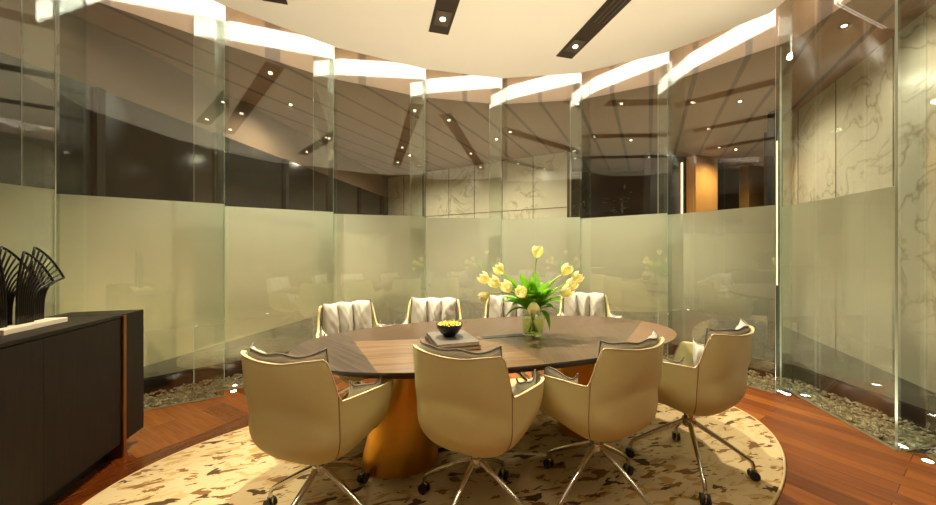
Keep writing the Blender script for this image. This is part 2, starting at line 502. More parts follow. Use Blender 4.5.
# ------------------------------------------------------------------ glass panels
plabels=['frosted glass panel behind the black fan sculpture, cut by the left border',
 'wide frosted glass panel behind the end of the dark sideboard',
 'frosted glass panel next right of the sideboard, behind the nearest left chair',
 'frosted glass panel behind the angled far chair at the table end',
 'frosted glass panel behind the far chair beyond the bowl and books',
 'frosted glass panel directly behind the tulip vase',
 'frosted glass panel behind the far chair right of the tulips, shrub above',
 'frosted glass panel with the lit wooden portal showing above its frosting',
 'tall frosted glass panel before the veined marble wall, gravel at its foot',
 'clear unfrosted glass panel at the right border before the marble wall']
TH=.016
for i in range(nP):
    a,b=Vector(O[i]),Vector(J[i+1]); 
    mid=(a+b)/2; d=(b-a).normalized(); n=Vector((-d.y,d.x))
    if n.dot(mid-Vector(C0))<0: n=-n            # n points outward
    L=(b-a).length
    t=thing('glass_screen',plabels[i],'glass screen',(mid.x,mid.y,0))
    a0,b0=a-mid,b-mid
    if 1<=i<=8: a0=a0-d*.15        # the panels lap like shingles
    def quad_glass(p,q,nn,nm,parent,gm=GLASS):
        g=MB(); p3=Vector((p.x,p.y,0));
        z0,z1=.004,H+.44
        A=[(p.x,p.y,z0),(q.x,q.y,z0),(q.x,q.y,z1),(p.x,p.y,z1)]
        B=[(p.x+nn.x*TH,p.y+nn.y*TH,z0),(q.x+nn.x*TH,q.y+nn.y*TH,z0),(q.x+nn.x*TH,q.y+nn.y*TH,z1),(p.x+nn.x*TH,p.y+nn.y*TH,z1)]
        g.add(A+B,[]); o=0
        g.cur=0; g.f+=[(0,1,2,3),(7,6,5,4)]; g.mi+=[0,0]
        g.f+=[(0,4,5,1),(1,5,6,2),(2,6,7,3),(3,7,4,0)]; g.mi+=[1,1,1,1 if i<9 else 0] if nm=='pane' else [0]*4
        return g.build(nm,[gm,EDGE],parent,fixn=True)
    quad_glass(a0,b0,n,'pane',t)
    if i<nP-1:
        # return pane joining this panel's end to the next panel's start
        p=Vector(J[i+1])-mid; q=Vector(O[i+1])-mid; dd=(q-p).normalized(); nn=Vector((dd.y,-dd.x))
        p=p+dd*.018; q=q-dd*.006
        quad_glass(p,q,nn,'return_pane',t,GLASSR)
    if i!=9:
        f=MB(); off2=n*(TH+.002); f.add([(a0.x+off2.x,a0.y+off2.y,.30),(b0.x+off2.x,b0.y+off2.y,.30),(b0.x+off2.x,b0.y+off2.y,1.74),(a0.x+off2.x,a0.y+off2.y,1.74)],[(0,1,2,3)])
        tag(f.build('frosted_film',FILM,t),'milky film fading towards its lower edge')
    ch=MB(); 
    p,q=a0-n*.004,b0-n*.004
    ch.prism([tuple(p),tuple(q),tuple(q+n*(TH+.008)),tuple(p+n*(TH+.008))],0.0,.006)
    ch.build('bottom_channel',simple('channel_metal',lin(170,156,128),.35,.7) if i==0 else bpy.data.materials['channel_metal'],t)

# ------------------------------------------------------------------ beyond the glass
def wall_seg(mb,a,b,z0,z1,th=.1,away=None):
    a,b=Vector(a),Vector(b); d=(b-a).normalized(); n=Vector((-d.y,d.x))
    if n.dot(a-Vector((0,0)))<0: n=-n
    mb.prism([tuple(a),tuple(b),tuple(b+n*th),tuple(a+n*th)],z0,z1)
LA,LB=(-4.03,-1.0),(-2.1,9.3)
m=MB(); wall_seg(m,LA,LB,.17,1.72); structure(m.build('wall_left',CREAMWALL))
m=MB(); wall_seg(m,LA,LB,1.72,2.75,.1); structure(m.build('window_1',NIGHT))
m=MB(); wall_seg(m,LA,LB,2.75,3.3,.12); structure(m.build('wall_left_upper',RECESS))
# mullions on the dark window
mm=MB()
for k in range(9):
    p=Vector(LA).lerp(Vector(LB),(k+.5)/9); mm.box((p.x+.02,p.y,2.235),(.05,.06,1.03),math.radians(-10))
structure(mm.build('trim_2',BLACK))
# far marble wall
def uvwall(name,a,b,z0,z1,mat,th=.12):
    m=MB(); wall_seg(m,a,b,z0,z1,th); o=m.build(name,mat)
    return structure(o)
MC=(1.96,6.73); MBp=(-2.27,9.19)
uvwall('wall_far',MBp,MC,.17,3.3,MARBLE)
# marble panel joints
jt=MB(); dv=(Vector(MC)-Vector(MBp)); Lm=dv.length; dv.normalize(); ang=math.atan2(dv.y,dv.x); nn=Vector((dv.y,-dv.x))
if nn.dot(-Vector(MBp))<0: nn=-nn
for k in range(1,7):
    p=Vector(MBp)+dv*(Lm*k/7)+nn*.003; jt.box((p.x,p.y,1.735),(.012,.008,3.13),ang)
for z in (1.05,2.2):
    p=Vector(MBp)+dv*Lm/2+nn*.003; jt.box((p.x,p.y,z),(Lm,.008,.012),ang)
structure(jt.build('trim_3',simple('joint_grey',lin(120,110,92),.7)))
# right marble wall
RA,RB=(3.22,1.5),(5.0,5.6)
uvwall('wall_right',RA,RB,.17,3.3,MARBLE)
jt=MB(); dv=(Vector(RB)-Vector(RA)); Lm=dv.length; dv.normalize(); ang=math.atan2(dv.y,dv.x); nn=Vector((-dv.y,dv.x))
if nn.dot(-Vector(RA))<0: nn=-nn
for k in range(1,5):
    p=Vector(RA)+dv*(Lm*k/5)+nn*.003; jt.box((p.x,p.y,1.735),(.004,.008,3.13),ang)
structure(jt.build('trim_4',bpy.data.materials['joint_grey']))
# dark opening with plants, and the wooden portal
uvwall('wall_opening',(1.9,8.6),(4.6,8.2),.17,3.3,BLACK)
m=MB(); wall_seg(m,(1.96,6.73),(1.75,8.7),.17,3.3,.1); structure(m.build('wall_return',DARKWOOD))
uvwall('wall_portal',(3.62,6.75),(7.2,8.3),.17,3.3,BLACK,.15)
m=MB(); wall_seg(m,(5.0,5.6),(7.6,7.2),.17,3.3,.1); structure(m.build('wall_corridor',DARKWOOD))
def at_portal(px):
    # point of the portal wall seen in the direction of pixel column px
    k=(px-468)/340; a=Vector((3.62,6.75)); b=Vector((7.2,8.3)); d=b-a
    t=(k*a.y-a.x)/(d.x-k*d.y); return a+d*t
dv=(Vector((7.2,8.3))-Vector((3.62,6.75))).normalized(); ang=math.atan2(dv.y,dv.x); nn=Vector((dv.y,-dv.x))
for k,(x0,x1,nm) in enumerate([(686,708,'left'),(739,756,'right')]):
    a,b=at_portal(x0),at_portal(x1); c=(a+b)/2+nn*.10; w=(b-a).length
    m=MB().box((0,0,1.565),(w,.2,3.13),ang)
    tag(m.build('wood_pillar',WOODP,loc=(c.x,c.y,.17),bevel=.008),('broad' if k==0 else 'narrow')+' golden wood pillar seen through the glass above the frosting, '+('beside the glowing light strip' if k==0 else 'past the black doorway'),'pillar',kind='thing')
for k,(px) in enumerate((680.5,767)):
    a=at_portal(px)+nn*.03
    o=MB().box((0,0,1.52),(.026,.03,2.9),ang).build('light_strip',LEDWARM,loc=(a.x,a.y,.2))
    tag(o,'glowing vertical light strip '+('on the edge of the broad wood pillar' if k==0 else 'seen past the narrow wood pillar near the glass joint'),'light strip')
# a third light strip beside the near marble wall, seen between two panels
o=MB().box((0,0,1.015),(.010,.012,2.03),0).build('light_strip',LEDWARM,loc=(4.35,4.784,.84))
tag(o,'thin glowing light strip at the end of the right marble wall','light strip')
m=MB(); wall_seg(m,(1.98,6.74),(3.45,6.42),.17,1.88,.08); wall_seg(m,(3.45,6.42),(6.6,7.55),.17,1.88,.08)
structure(m.build('wall_low',CREAMWALL))
m=MB().box((4.37,4.84,1.735),(.13,.10,3.13),0); structure(m.build('trim_5',BLACK))
# shrubs in the opening
def shrub(name,c,h,r,nl,label):
    t=thing(name,label,'plant',(c[0],c[1],.17))
    st=MB()
    tips=[]
    for k in range(7):
        an=k*2*PI/7+rnd.random(); tip=Vector((math.cos(an)*r*rnd.uniform(.3,.8),math.sin(an)*r*rnd.uniform(.3,.8),h*rnd.uniform(.65,1)))
        st.tube([(0,0,.25),tip*.5+Vector((0,0,.15)),tip],[.018,.012,.005],6); tips.append(tip)
    st.build('stem',DARKWOOD,t,smooth=True)
    MB().lathe([(.16,0),(.20,.3),(.19,.3),(.17,.26)],20).build('pot',BLACK,t,smooth=True,angle=.6)
    lf=MB()
    for k in range(nl):
        tp=rnd.choice(tips)*rnd.uniform(.45,1.05)+Vector((rnd.gauss(0,.08),rnd.gauss(0,.08),rnd.gauss(0,.1)))
        d=Vector((rnd.gauss(0,1),rnd.gauss(0,1),rnd.gauss(.1,.5))).normalized(); s_=d.cross(Vector((0,0,1))).normalized(); L=rnd.uniform(.10,.2)
        lf.add([tp,tp+d*L*.5+s_*.022,tp+d*L,tp+d*L*.5-s_*.022],[(0,1,2,3)])
    lf.build('foliage',SHRUB,t)
    return t
shrub('potted_shrub',(2.45,7.6),2.2,.34,260,'dark leafy shrub seen through the glass left of the wood pillar')
shrub('potted_shrub',(3.25,7.35),2.5,.36,300,'taller leafy shrub seen through the glass close beside the light strip')

# ------------------------------------------------------------------ rug
T0=math.radians(16.6)
def ell(a,b,n,n_exp=2):
    out=[]
    for k in range(n):
        t=2*PI*k/n; c,s=math.cos(t),math.sin(t)
        out.append((a*abs(c)**(2/n_exp)*(1 if c>=0 else -1),b*abs(s)**(2/n_exp)*(1 if s>=0 else -1)))
    return out
rug=thing('rug','large oval cream rug with brown dappled pattern under the table','rug',(.13,2.267,0),T0)
r_=MB(); n=128
for sc_,z in ((1,.001),(1,.012),(.993,.016)):
    r_.v+= [(x*sc_,y*sc_,z) for x,y in ell(2.164,1.098,n)]
for k in range(n):
    for q in (0,1): r_.f.append((q*n+k,q*n+(k+1)%n,(q+1)*n+(k+1)%n,(q+1)*n+k)); r_.mi.append(0)
r_.f.append(tuple(range(2*n,3*n))); r_.mi.append(0)
r_.build('pile',RUG,rug)
bd=MB(); e1=ell(2.166,1.100,n); bd.tube([(x,y,.008) for x,y in e1+[e1[0]]],.008,6,False); bd.build('bound_edge',RUGEDGE,rug,smooth=True)
RZ=.016

# ------------------------------------------------------------------ table
tab=thing('dining_table','large oval dark walnut veneer table on bronze pedestals','table',(.232,2.30,0),math.radians(16.8))
tm=MB(); n=128
rings=[(.93,.694),(.975,.720),(.998,.731),(1.0,.7385),(.9985,.740)]
for s_,z in rings: tm.v+=[(x*s_,y*s_,z) for x,y in ell(1.30,.612,n,2.25)]
for q in range(len(rings)-1):
    for k in range(n): tm.f.append((q*n+k,q*n+(k+1)%n,(q+1)*n+(k+1)%n,(q+1)*n+k)); tm.mi.append(1)
tm.f.append(tuple(range((len(rings)-1)*n,len(rings)*n))); tm.mi.append(0)
tm.f.append(tuple(range(n-1,-1,-1))); tm.mi.append(1)
tm.build('tabletop',[TABLE,TABLE_EDGE],tab)
for s_ in (-1,1):
    p=MB(); prof=[]
    for k in range(13):
        f=k/12; rr=.235-.07*f
        cx=s_*(.68-.075*f)
        prof.append((rr,cx,RZ+f*(.690-RZ)))
    nn_=48
    for rr,cx,z in prof: p.v+=[(cx+rr*1.0*math.cos(2*PI*k/nn_),rr*.72*math.sin(2*PI*k/nn_),z) for k in range(nn_)]
    for q in range(12):
        for k in range(nn_): p.f.append((q*nn_+k,q*nn_+(k+1)%nn_,(q+1)*nn_+(k+1)%nn_,(q+1)*nn_+k)); p.mi.append(0)
    p.f.append(tuple(range(nn_-1,-1,-1))); p.f.append(tuple(range(12*nn_,13*nn_))); p.mi+=[0,0]
    p.build('pedestal',GOLD,tab,smooth=True,angle=.7)
cp=MB().box((-.01,-.03,.7415),(.30,.06,.003)); cp.build('cable_flap',BLACK,tab,bevel=.001)
cp=MB().box((-.175,-.03,.7425),(.03,.062,.004)); cp.build('flap_handle',CHROME,tab,bevel=.001)

# ------------------------------------------------------------------ chairs
def plan(th):
    a=.247; b=.25 if math.cos(th)>0 else .262
    e=3.2
    s,c=abs(math.sin(th)),abs(math.cos(th))
    return 1/((s/a)**e+(c/b)**e)**(1/e)
def flare(x,y): return x*(1+.27*sm(-.22,.16,y))
def rim(th):
    t=abs(th)
    z=.862+.012*sm(.2,.72,t)
    z=z+(.688-z)*sm(.85,1.02,t)
    z=z-.006*sm(1.3,2.2,t)
    z=z-( z-.455)*sm(2.22,2.62,t)
    return z
ZB=.358
def knee(th):
    return min(.19+.10*sm(1.0,2.2,abs(th)),rim(th)-ZB-.02)
def shellp(th,t,inset=0):
    # t 0..1: centre of the underside -> rim
    R=plan(th)-inset; k=knee(th); zt=rim(th)
    if t<.55:
        f=t/.55*PI/2; r=R*math.sin(f); z=ZB+inset+(k-inset)*(1-math.cos(f))
    else:
        r=R; z=ZB+k+(zt-ZB-k)*(t-.55)/.45
    r-=.008*math.exp(-((z-.64-.03*math.cos(3*th))/.035)**2)*(1-sm(.7,1.0,abs(th)))*(1 if t>.5 else 0)
    r+=.004*math.sin(7*th+1)*sm(.72,.85,z)
    up=max(0,z-ZB-k)
    r*=1+.16*up*(.6+.4*abs(math.sin(th)))
    x,y=r*math.sin(th),-r*math.cos(th)
    y-=.10*up*max(0,math.cos(th))
    if abs(th)<1.2: x*=1-.10*sm(.1,.5,up)*(1-sm(.8,1.2,abs(th)))
    return Vector((flare(x,y),y,z))
def wallp(th,z,inset):
    # inner face of the wall at a given height
    R=plan(th)-inset; k=knee(th); up=max(0,z-ZB-k)
    r=R if z>=ZB+k else R*math.sin(math.acos(max(-1,min(1,1-(z-ZB)/k))))
    r*=1+.16*up*(.6+.4*abs(math.sin(th))); x,y=r*math.sin(th),-r*math.cos(th); y-=.10*up*max(0,math.cos(th))
    if abs(th)<1.2: x*=1-.10*sm(.1,.5,up)*(1-sm(.8,1.2,abs(th)))
    return Vector((flare(x,y),y,z))
def make_chair():
    t=thing('dining_chair','','chair')
    m=MB(); NU,NV=96,26
    vs=[shellp(-PI+2*PI*i/NU,j/NV) for i in range(NU) for j in range(NV+1)]
    fs=[]
    for i in range(NU):
        for j in range(NV):
            a=i*(NV+1)+j; b=((i+1)%NU)*(NV+1)+j
            if j==0: fs.append((a,b+1,a+1))
            else: fs.append((a,b,b+1,a+1))
    m.add(vs,fs)
    # weld the centre
    import bmesh
    me_o=m.build('shell',LEATHER,t,smooth=True)
    bm=bmesh.new(); bm.from_mesh(me_o.data); bmesh.ops.remove_doubles(bm,verts=bm.verts,dist=.0004); bmesh.ops.recalc_face_normals(bm,faces=bm.faces)
    # make normals point outward (down at the underside)
    low=min(bm.faces,key=lambda f:f.calc_center_median().z)
    if low.normal.z>0: bmesh.ops.reverse_faces(bm,faces=bm.faces)
    bm.to_mesh(me_o.data); bm.free()
    s_=me_o.modifiers.new('solid','SOLIDIFY'); s_.thickness=.014; s_.offset=-1
    b_=me_o.modifiers.new('bevel','BEVEL'); b_.width=.004; b_.segments=2; b_.limit_method='ANGLE'; b_.angle_limit=.9
    # rim welt
    pts=[shellp(-2.55+5.1*i/110,1)+Vector((0,0,.002)) for i in range(111)]
    MB().tube(pts,.003,6).build('rim_piping',LPIPE,t,smooth=True)
    for sg in (-1,1):
        pts=[shellp(sg*.98,.30+.70*k/20)*1.0 for k in range(21)]
        pts=[p+Vector((p.x,p.y,0)).normalized()*.0005 for p in pts]
        MB().tube(pts,.0022,5).build('seam',SEAM,t)
    # seat cushion
    def seatf(up):
        def fn(s,v):
            th=2*PI*s; e=v
            ex=3.2
            R=1/((abs(math.sin(th))/.205)**ex+(abs(math.cos(th))/.205)**ex)**(1/ex)
            r=R*math.sin(e*PI/2)
            hgt=.055*math.cos(e*PI/2)**.6
            return Vector((r*math.sin(th),-r*math.cos(th)+.01,.455+(hgt if up else -.012*math.cos(e*PI/2)**.6)))
        return fn
    sc_=MB(); sc_.grid(seatf(True),40,8); sc_.grid(lambda s,v:seatf(False)(1-s,v),40,8)
    sc_.build('seat_cushion',FABRIC,t,smooth=True)
    # back cushion: three stuffed channels
    def chan(nch,th0,th1,zb,zt,thick,ins,tips=.014):
        def pos(s,v,d):
            th=th0+(th1-th0)*s; top=zt(th); z=zb+(top-zb)*v
            z+=tips*abs(2*s-1)**8*sm(.7,1,v)
            return wallp(th,z,ins+d)
        def front(s,v):
            c=abs(math.sin(PI*nch*s)); edge=(math.sin(PI*min(1,max(0,v))))
            d=thick*(.04+.96*(c**.55)*(max(0,edge)**.42))*( .90+.10*math.sin(19*s+7*v)) if 0<v<1 and 0<s<1 else 0
            w=.006*math.sin(31*s+13*v)*math.sin(17*v+5*s)+.004*math.sin(53*s-23*v)
            return pos(s,v,d+ (w if 0<v<1 and 0<s<1 else 0))
        def back(s,v):
            return pos(s,v,-.006)
        return front,back,pos
    zt=lambda th: .891+.005*math.sin(9*th)
    f,b,pos=chan(3,-.90,.90,.50,zt,.095,.030)
    bc=MB().pillow(f,b,48,18).build('back_cushion',FABRIC,t,smooth=True)
    pts=[pos(0,v/10,0) for v in range(3,11)]+[pos(k/30,1,0) for k in range(1,30)]+[pos(1,v/10,0) for v in range(10,2,-1)]
    MB().tube(pts,.004,6).build('piping',PIPING,bc,smooth=True)
    for sg in (-1,1):
        zt2=lambda th: .705+.012*math.sin(6*th)
        f,b,pos2=chan(2,sg*1.20,sg*2.02,.46,zt2,.055,.034,.035)
        ac=MB().pillow(f,b,26,12).build('arm_cushion',FABRIC,t,smooth=True,fixn=True)
        pts=[pos2(k/24,1,0) for k in range(25)]
        MB().tube(pts,.004,6).build('piping',PIPING,ac,smooth=True)
    # base
    MB().lathe([(.0,.262),(.030,.262),(.036,.275),(.036,.305),(.026,.312),(.026,.352),(.05,.358),(.05,.372),(0,.372)],24).build('swivel_hub',CHROME,t,smooth=True,angle=.5)
    lg=MB(); 
    prof=[(.02,.290,.0155),(.10,.243,.0135),(.20,.182,.012),(.290,.122,.0105),(.309,.106,.0105),(.316,.085,.0105),(.317,.062,.010)]
    lg.tube([(x,0,z) for x,z,r in prof],[r for x,z,r in prof],10)
    cs=MB()
    for sy in (-1,1): cs.cyl((.318,sy*.007,.0365+RZ*0),(.318,sy*.021,.0365),.0255,18)
    cs2=MB(); cs2.box((.318,0,.048),(.034,.012,.036)); cs2.tube([(.316,0,.062),(.316,0,.085)],.009,8)
    lgo=lg.build('leg',CHROME,t,smooth=True,angle=.8)
    w=cs.build('caster',RUBBER,lgo,smooth=True,angle=.7)
    cs2.build('caster_hood',CHROME,lgo,bevel=.004)
    legs=[lgo]
    for k in range(1,4):
        c=lgo.copy(); COL.objects.link(c); c.parent=t; legs.append(c)
        for ch in [x for x in bpy.data.objects if x.parent==lgo]:
            d=ch.copy(); COL.objects.link(d); d.parent=c
    for k,o in enumerate(legs): o.rotation_euler=(0,0,k*PI/2); o['slot']=k
    return t
ch0=make_chair()
spots=[ # x, y, facing (deg clockwise from straight ahead), base turn, label
 (-.695,1.60,18,20,'beige leather chair nearest the dark sideboard, its back to the viewer'),
 (.037,1.655,25,31,'beige leather chair with its back to the viewer, in front of the book stack'),
 (.674,1.78,-29,53,'beige leather chair with its back to the viewer, just right of the tulip vase'),
 (1.32,2.035,-31,20,'beige leather chair at the right end of the near row, beside the wood floor'),
 (-.85,2.60,140,30,'far chair turned at an angle at the table end, quilted grey cushion showing'),
 (-.29,2.79,178,10,'far chair behind the bowl and books, grey cushion facing the viewer'),
 (.38,2.97,184,40,'far chair partly hidden behind the tulip vase'),
 (1.13,3.19,187,25,'far chair right of the tulips, grey cushion facing the viewer')]
ALLCH=list(bpy.data.objects)
for i,(x,y,a,bt,lb) in enumerate(spots):
    o=ch0 if i==0 else copy_tree(ch0)
    o.location=(x,y,RZ-.011+.0); o.rotation_euler=(0,0,-math.radians(a))
    o['label']=lb; o['group']='swivel chairs around the oval table'
    for k,l_ in enumerate(sorted([q for q in bpy.data.objects if q.parent==o and q.name.startswith('leg')],key=lambda q:q['slot'])):
        l_.rotation_euler=(0,0,math.radians(90-bt+a)+k*PI/2)
for o in bpy.data.objects:
    if 'slot' in o.keys(): del o['slot']

# ------------------------------------------------------------------ on the table
TZ=.7402
def book(z,w,d,h,ang,c,mat,label):
    t=thing('book',label,'book',(c[0],c[1],z),ang)
    m=MB(); m.box((0,0,h-.0015),(w,d,.003)); m.box((0,0,.0015),(w,d,.003)); m.box((-w/2+.0015,0,h/2),(.003,d,h)); m.build('cover',mat,t,bevel=.0008)
    MB().box((.002,0,h/2),(w-.010,d-.010,h-.0062)).build('pages',PAGES,t)
    return t
book(TZ,.262,.325,.022,math.radians(19),(-.1,2.08),BOOKB,'lower, darker book of the two stacked under the bowl')
book(TZ+.0222,.250,.318,.022,math.radians(18),(-.1,2.083),BOOKA,'upper grey book directly under the black bowl')
bz=TZ+.0444
bw=thing('bowl','small black bowl with a golden inside on the stacked books','bowl',(-.115,2.10,bz))
MB().lathe([(0,0),(.034,0),(.036,.006),(.055,.022),(.074,.050),(.083,.076),(.081,.077)],40).build('bowl_body',BOWLM,bw,smooth=True,angle=.8)
gm=MB(); gm.lathe([(.081,.0755),(.078,.074),(.066,.071),(.04,.069),(0.001,.069)],60,fl=lambda a,z:1); gm.build('golden_lining',GOLDIN,bw,smooth=True)
gb=MB()
for rr,nk in ((.068,16),(.050,12),(.031,8),(.012,3)):
    for k in range(nk):
        a=2*PI*(k+.5*(rr<.06))/nk; c=(rr*math.cos(a),rr*math.sin(a),.0725+.008*(1-rr/.068))
        gb.tube([(c[0],c[1],c[2]-.010),(c[0],c[1],c[2]-.005),(c[0],c[1],c[2]+.002),(c[0],c[1],c[2]+.007)],[.004,.010,.010,.003],8)
tag(gb.build('golden_beads',GOLDIN,bw,smooth=True),'knobbly golden relief inside the bowl')
# vase
VX,VY=.443,2.32
vs_=thing('glass_vase','ribbed clear glass vase of green stems on the table','vase',(VX,VY,TZ))
fl=lambda a,z:1+.030*abs(math.sin(11*a))*(1 if z>.012 else .3)
vp=[(0,0),(.060,0),(.068,.008),(.072,.05),(.074,.10),(.069,.145),(.066,.170),(.070,.190)]
vi=[(.066,.190),(.062,.170),(.065,.145),(.070,.10),(.068,.05),(.062,.014),(0,.014)]
MB().lathe(vp+vi,88,fl=fl).build('vase_body',VASEG,vs_,smooth=True)
MB().lathe([(0,.0145),(.060,.0155),(.066,.05),(.068,.10),(.066,.112),(0,.112)],44).build('water',WATER,vs_,smooth=True)
# tulips
heads=[(537,252,.02,'tallest pale yellow tulip, standing straight above the vase'),
 (502.5,268.6,.04,'cream tulip high on the left of the bunch, above its neighbours'),
 (487.7,277,.0,'cream tulip at the far upper left of the bunch'),
 (498,281,-.05,'cream tulip just below the high left one, in the left cluster'),
 (510,285.6,-.09,'pale yellow tulip on the left, close over the leaves'),
 (523,291,-.14,'open pale yellow tulip in the middle, facing the viewer'),
 (488,298,-.04,'drooping yellow bud lowest on the left side'),
 (533.7,306.7,-.17,'yellow tulip hanging down over the front of the vase'),
 (563.4,269,.05,'pale yellow tulip highest on the right side'),
 (573,276.7,.02,'cream tulip furthest out to the right'),
 (567,283.5,-.03,'cream tulip in the right cluster, just under the outermost one'),
 (562.5,290,-.08,'deep yellow tulip lowest in the right cluster')]
def tulip_bloom(t,c,d,s):
    d=d.normalized(); a=Vector((0,0,1)) if abs(d.z)<.9 else Vector((1,0,0)); u=d.cross(a).normalized(); w=d.cross(u)
    m=MB()
    for lay in range(2):
        for k in range(3):
            an0=2*PI*k/3+lay*PI/3
            def fn(p,q,an0=an0,lay=lay):
                an=an0+(p-.5)*2.1*(1-.35*q**3)
                wd=math.sin(PI*min(1,.12+.80*q))**.55
                r=s*(.18+.82*math.sin(PI*min(.5,q*.62))**.7)*(1-.30*max(0,q-.55)/.45)*(1.0+.06*lay)
                ann=an0+(p-.5)*2.0*wd*(1.0-.62*max(0,(q-.6)/.4)**2)
                tip=q*s*2.1-(abs(p-.5)*2)**2*.30*s*q
                r*=1+.10*q*q
                return c+d*(tip)+ (u*math.cos(ann)+w*math.sin(ann))*r
            m.grid(fn,8,9)
    return m.build('bloom',PETAL,t,smooth=True)
def leaf(mb,base,tip,bend,width):
    base,tip=Vector(base),Vector(tip); mid=(base+tip)/2+bend
    def pt(q): return base*(1-q)**2+mid*2*q*(1-q)+tip*q*q
    def fn(p,q):
        c=pt(q); t=(pt(min(1,q+.02))-pt(max(0,q-.02))).normalized()
        s=t.cross(Vector((0,0,1)));
        s=s.normalized() if s.length>1e-4 else Vector((1,0,0))
        nrm=s.cross(t)
        wv=width*math.sin(PI*min(1,.06+.94*q))**.8*(1-.25*q)
        return c+s*(p-.5)*2*wv+nrm*(abs(p-.5)*2)**1.5*wv*.35
    mb.grid(fn,6,12)
for i,(px,py,dz,lb) in enumerate(heads):
    Z=VY+dz; X=(px-468)/340*Z; zz=CAMZ-(py-252)/340*Z
    root=Vector((VX,VY,TZ))
    t=thing('tulip',lb,'flower',tuple(root),0,'tulips in the glass vase')
    e=Vector((X-VX,Z-VY,zz-TZ))
    a=rnd.random()*6.28; foot=Vector((-e.x*.11,-e.y*.11,.018)); neck=Vector((e.x*.13,e.y*.13,.185))
    droop=(i in (6,7))
    top=e-Vector((0,0,.032 if not droop else -.03))
    ctrl=neck+Vector((e.x*.25,e.y*.25,max(.03,(top.z-.185)*.75)+(.06 if droop else 0)))
    pts=[foot,foot.lerp(neck,.5)]
    for k in range(9):
        q=k/8; pts.append(neck*(1-q)**2+ctrl*2*q*(1-q)+top*q*q)
    MB().tube(pts,.0042,7).build('stem',STEMM,t,smooth=True)
    d=(pts[-1]-pts[-2]).normalized()
    if droop: d=Vector((e.x*.6,e.y*.8,-.5 if i==7 else -.1)).normalized(); 
    else: d=(d+Vector((0,0,.7))).normalized()
    tulip_bloom(t,Vector(pts[-1])-d*.004,d,.040 if i not in (6,) else .034)
    lm_=MB()
    for k in range(4):
        an=math.atan2(e.y,e.x)+rnd.uniform(-1.6,1.6)
        ln=rnd.uniform(.10,.24) if k>=2 else rnd.uniform(.14,.27); up=rnd.uniform(.02,.17) if k<2 else rnd.uniform(.12,.26)
        b_=Vector((math.cos(an)*.035,math.sin(an)*.035,.165))
        tp=b_+Vector((math.cos(an)*ln*.75,math.sin(an)*ln*.75,up))
        leaf(lm_,b_,tp,Vector((0,0,.06)),rnd.uniform(.032,.048))
    if i==6: leaf(lm_,(-.03,-.03,.165),(-.20,-.08,.13),Vector((0,0,.075)),.028)
    if i==7: leaf(lm_,(.03,-.03,.165),(.085,-.12,.055),Vector((.02,-.02,.075)),.026); 
    if i==11: leaf(lm_,(.035,-.02,.165),(.21,-.04,.13),Vector((0,0,.08)),.027)
    lm_.build('leaf',LEAFM,t,smooth=True)

# ------------------------------------------------------------------ sideboard
vdir=Vector((.262,-1)).normalized()      # along the front, towards the viewer
ud=Vector((-vdir.y*-1,0)) 
cor=Vector((-2.25,2.36)); bdir=Vector((-.967,-.254))  # into the depth
sb_ang=math.atan2(vdir.y,vdir.x)
sbd=thing('sideboard','long low ebony sideboard with a vertical brass strip at its right end','sideboard',(cor.x,cor.y,0))
def sbox(mb,t0,t1,d0,d1,z0,z1):
    p=[vdir*t0+bdir*d0,vdir*t1+bdir*d0,vdir*t1+bdir*d1,vdir*t0+bdir*d1]
    mb.prism([tuple(q) for q in p],z0,z1); return mb
LN=1.75; DP=.40
sbox(MB(),0,.185,0,DP,.09,.905).build('end_block',EBONY,sbd,bevel=.003)
sbox(MB(),.215,LN,0.012,DP,.09,.885).build('cabinet_body',EBONY,sbd,bevel=.002)
sbox(MB(),.212,LN,-.002,DP,.887,.908).build('top_board',EBONY,sbd,bevel=.002)
sbox(MB(),.187,.212,-.012,DP-.01,0.0,.9).build('brass_strip',BRASS,sbd,bevel=.001)
sbox(MB(),.06,LN-.05,.07,DP-.05,0,.09).build('plinth',BLACK,sbd)
for k in range(3):
    t0=.222+k*.51
    dr=sbox(MB(),t0,t0+.5085,-.001,.010,.094,.882).build('door',EBONY,sbd)
# fan sculpture
SZ=.908
fs=thing('fan_sculpture','black metal sculpture of ribbed fans on a white stone plinth, on the sideboard','sculpture',(0,0,SZ))
# plinth slab corners
fc=cor+vdir*.41+bdir*.13
fs.location=(fc.x,fc.y,SZ)
p=[Vector((0,0)),vdir*.34,vdir*.34+bdir*.15,bdir*.15]
MB().prism([tuple(q) for q in p],0,.026).build('plinth',PLINTH,fs,bevel=.002)
def fan(t,d,flip,hh,wid,label=None):
    m=MB(); nr=9; base=vdir*t+bdir*d
    ax=-vdir*flip                      # spreading direction
    ends=[]
    def P(x,z,dd=0): q=base+ax*x+bdir*dd; return Vector((q.x,q.y,z))
    for j in range(nr):
        f=j/(nr-1)
        bx=-.04+.08*f
        # end point on outer arc from tip to far corner
        ex=-.005+wid*f+.012*math.sin(PI*f); ez=hh-(hh*.42)*f**1.25
        c1=(bx+.0,.026+hh*(.55-.12*f)); c2=(bx+(ex-bx)*.18,ez-(.16-.10*f)*hh*2*(1-f*.35))
        pts=[]
        for k in range(13):
            q=k/12
            x=bx*(1-q)**3+3*c1[0]*q*(1-q)**2+3*c2[0]*q*q*(1-q)+ex*q**3
            z=.026*(1-q)**3+3*c1[1]*q*(1-q)**2+3*c2[1]*q*q*(1-q)+ez*q**3
            pts.append(P(x,z))
        m.tube(pts,.0045 if 0<j<nr-1 else .006,6); ends.append(pts[-1])
    m.tube(ends,.0058,6)
    # cross bars between the ribs near the foot
    m.build('fan',BLACKMETAL,fs,smooth=True)
    return m
fan(.075,.085,1,.42,.175)
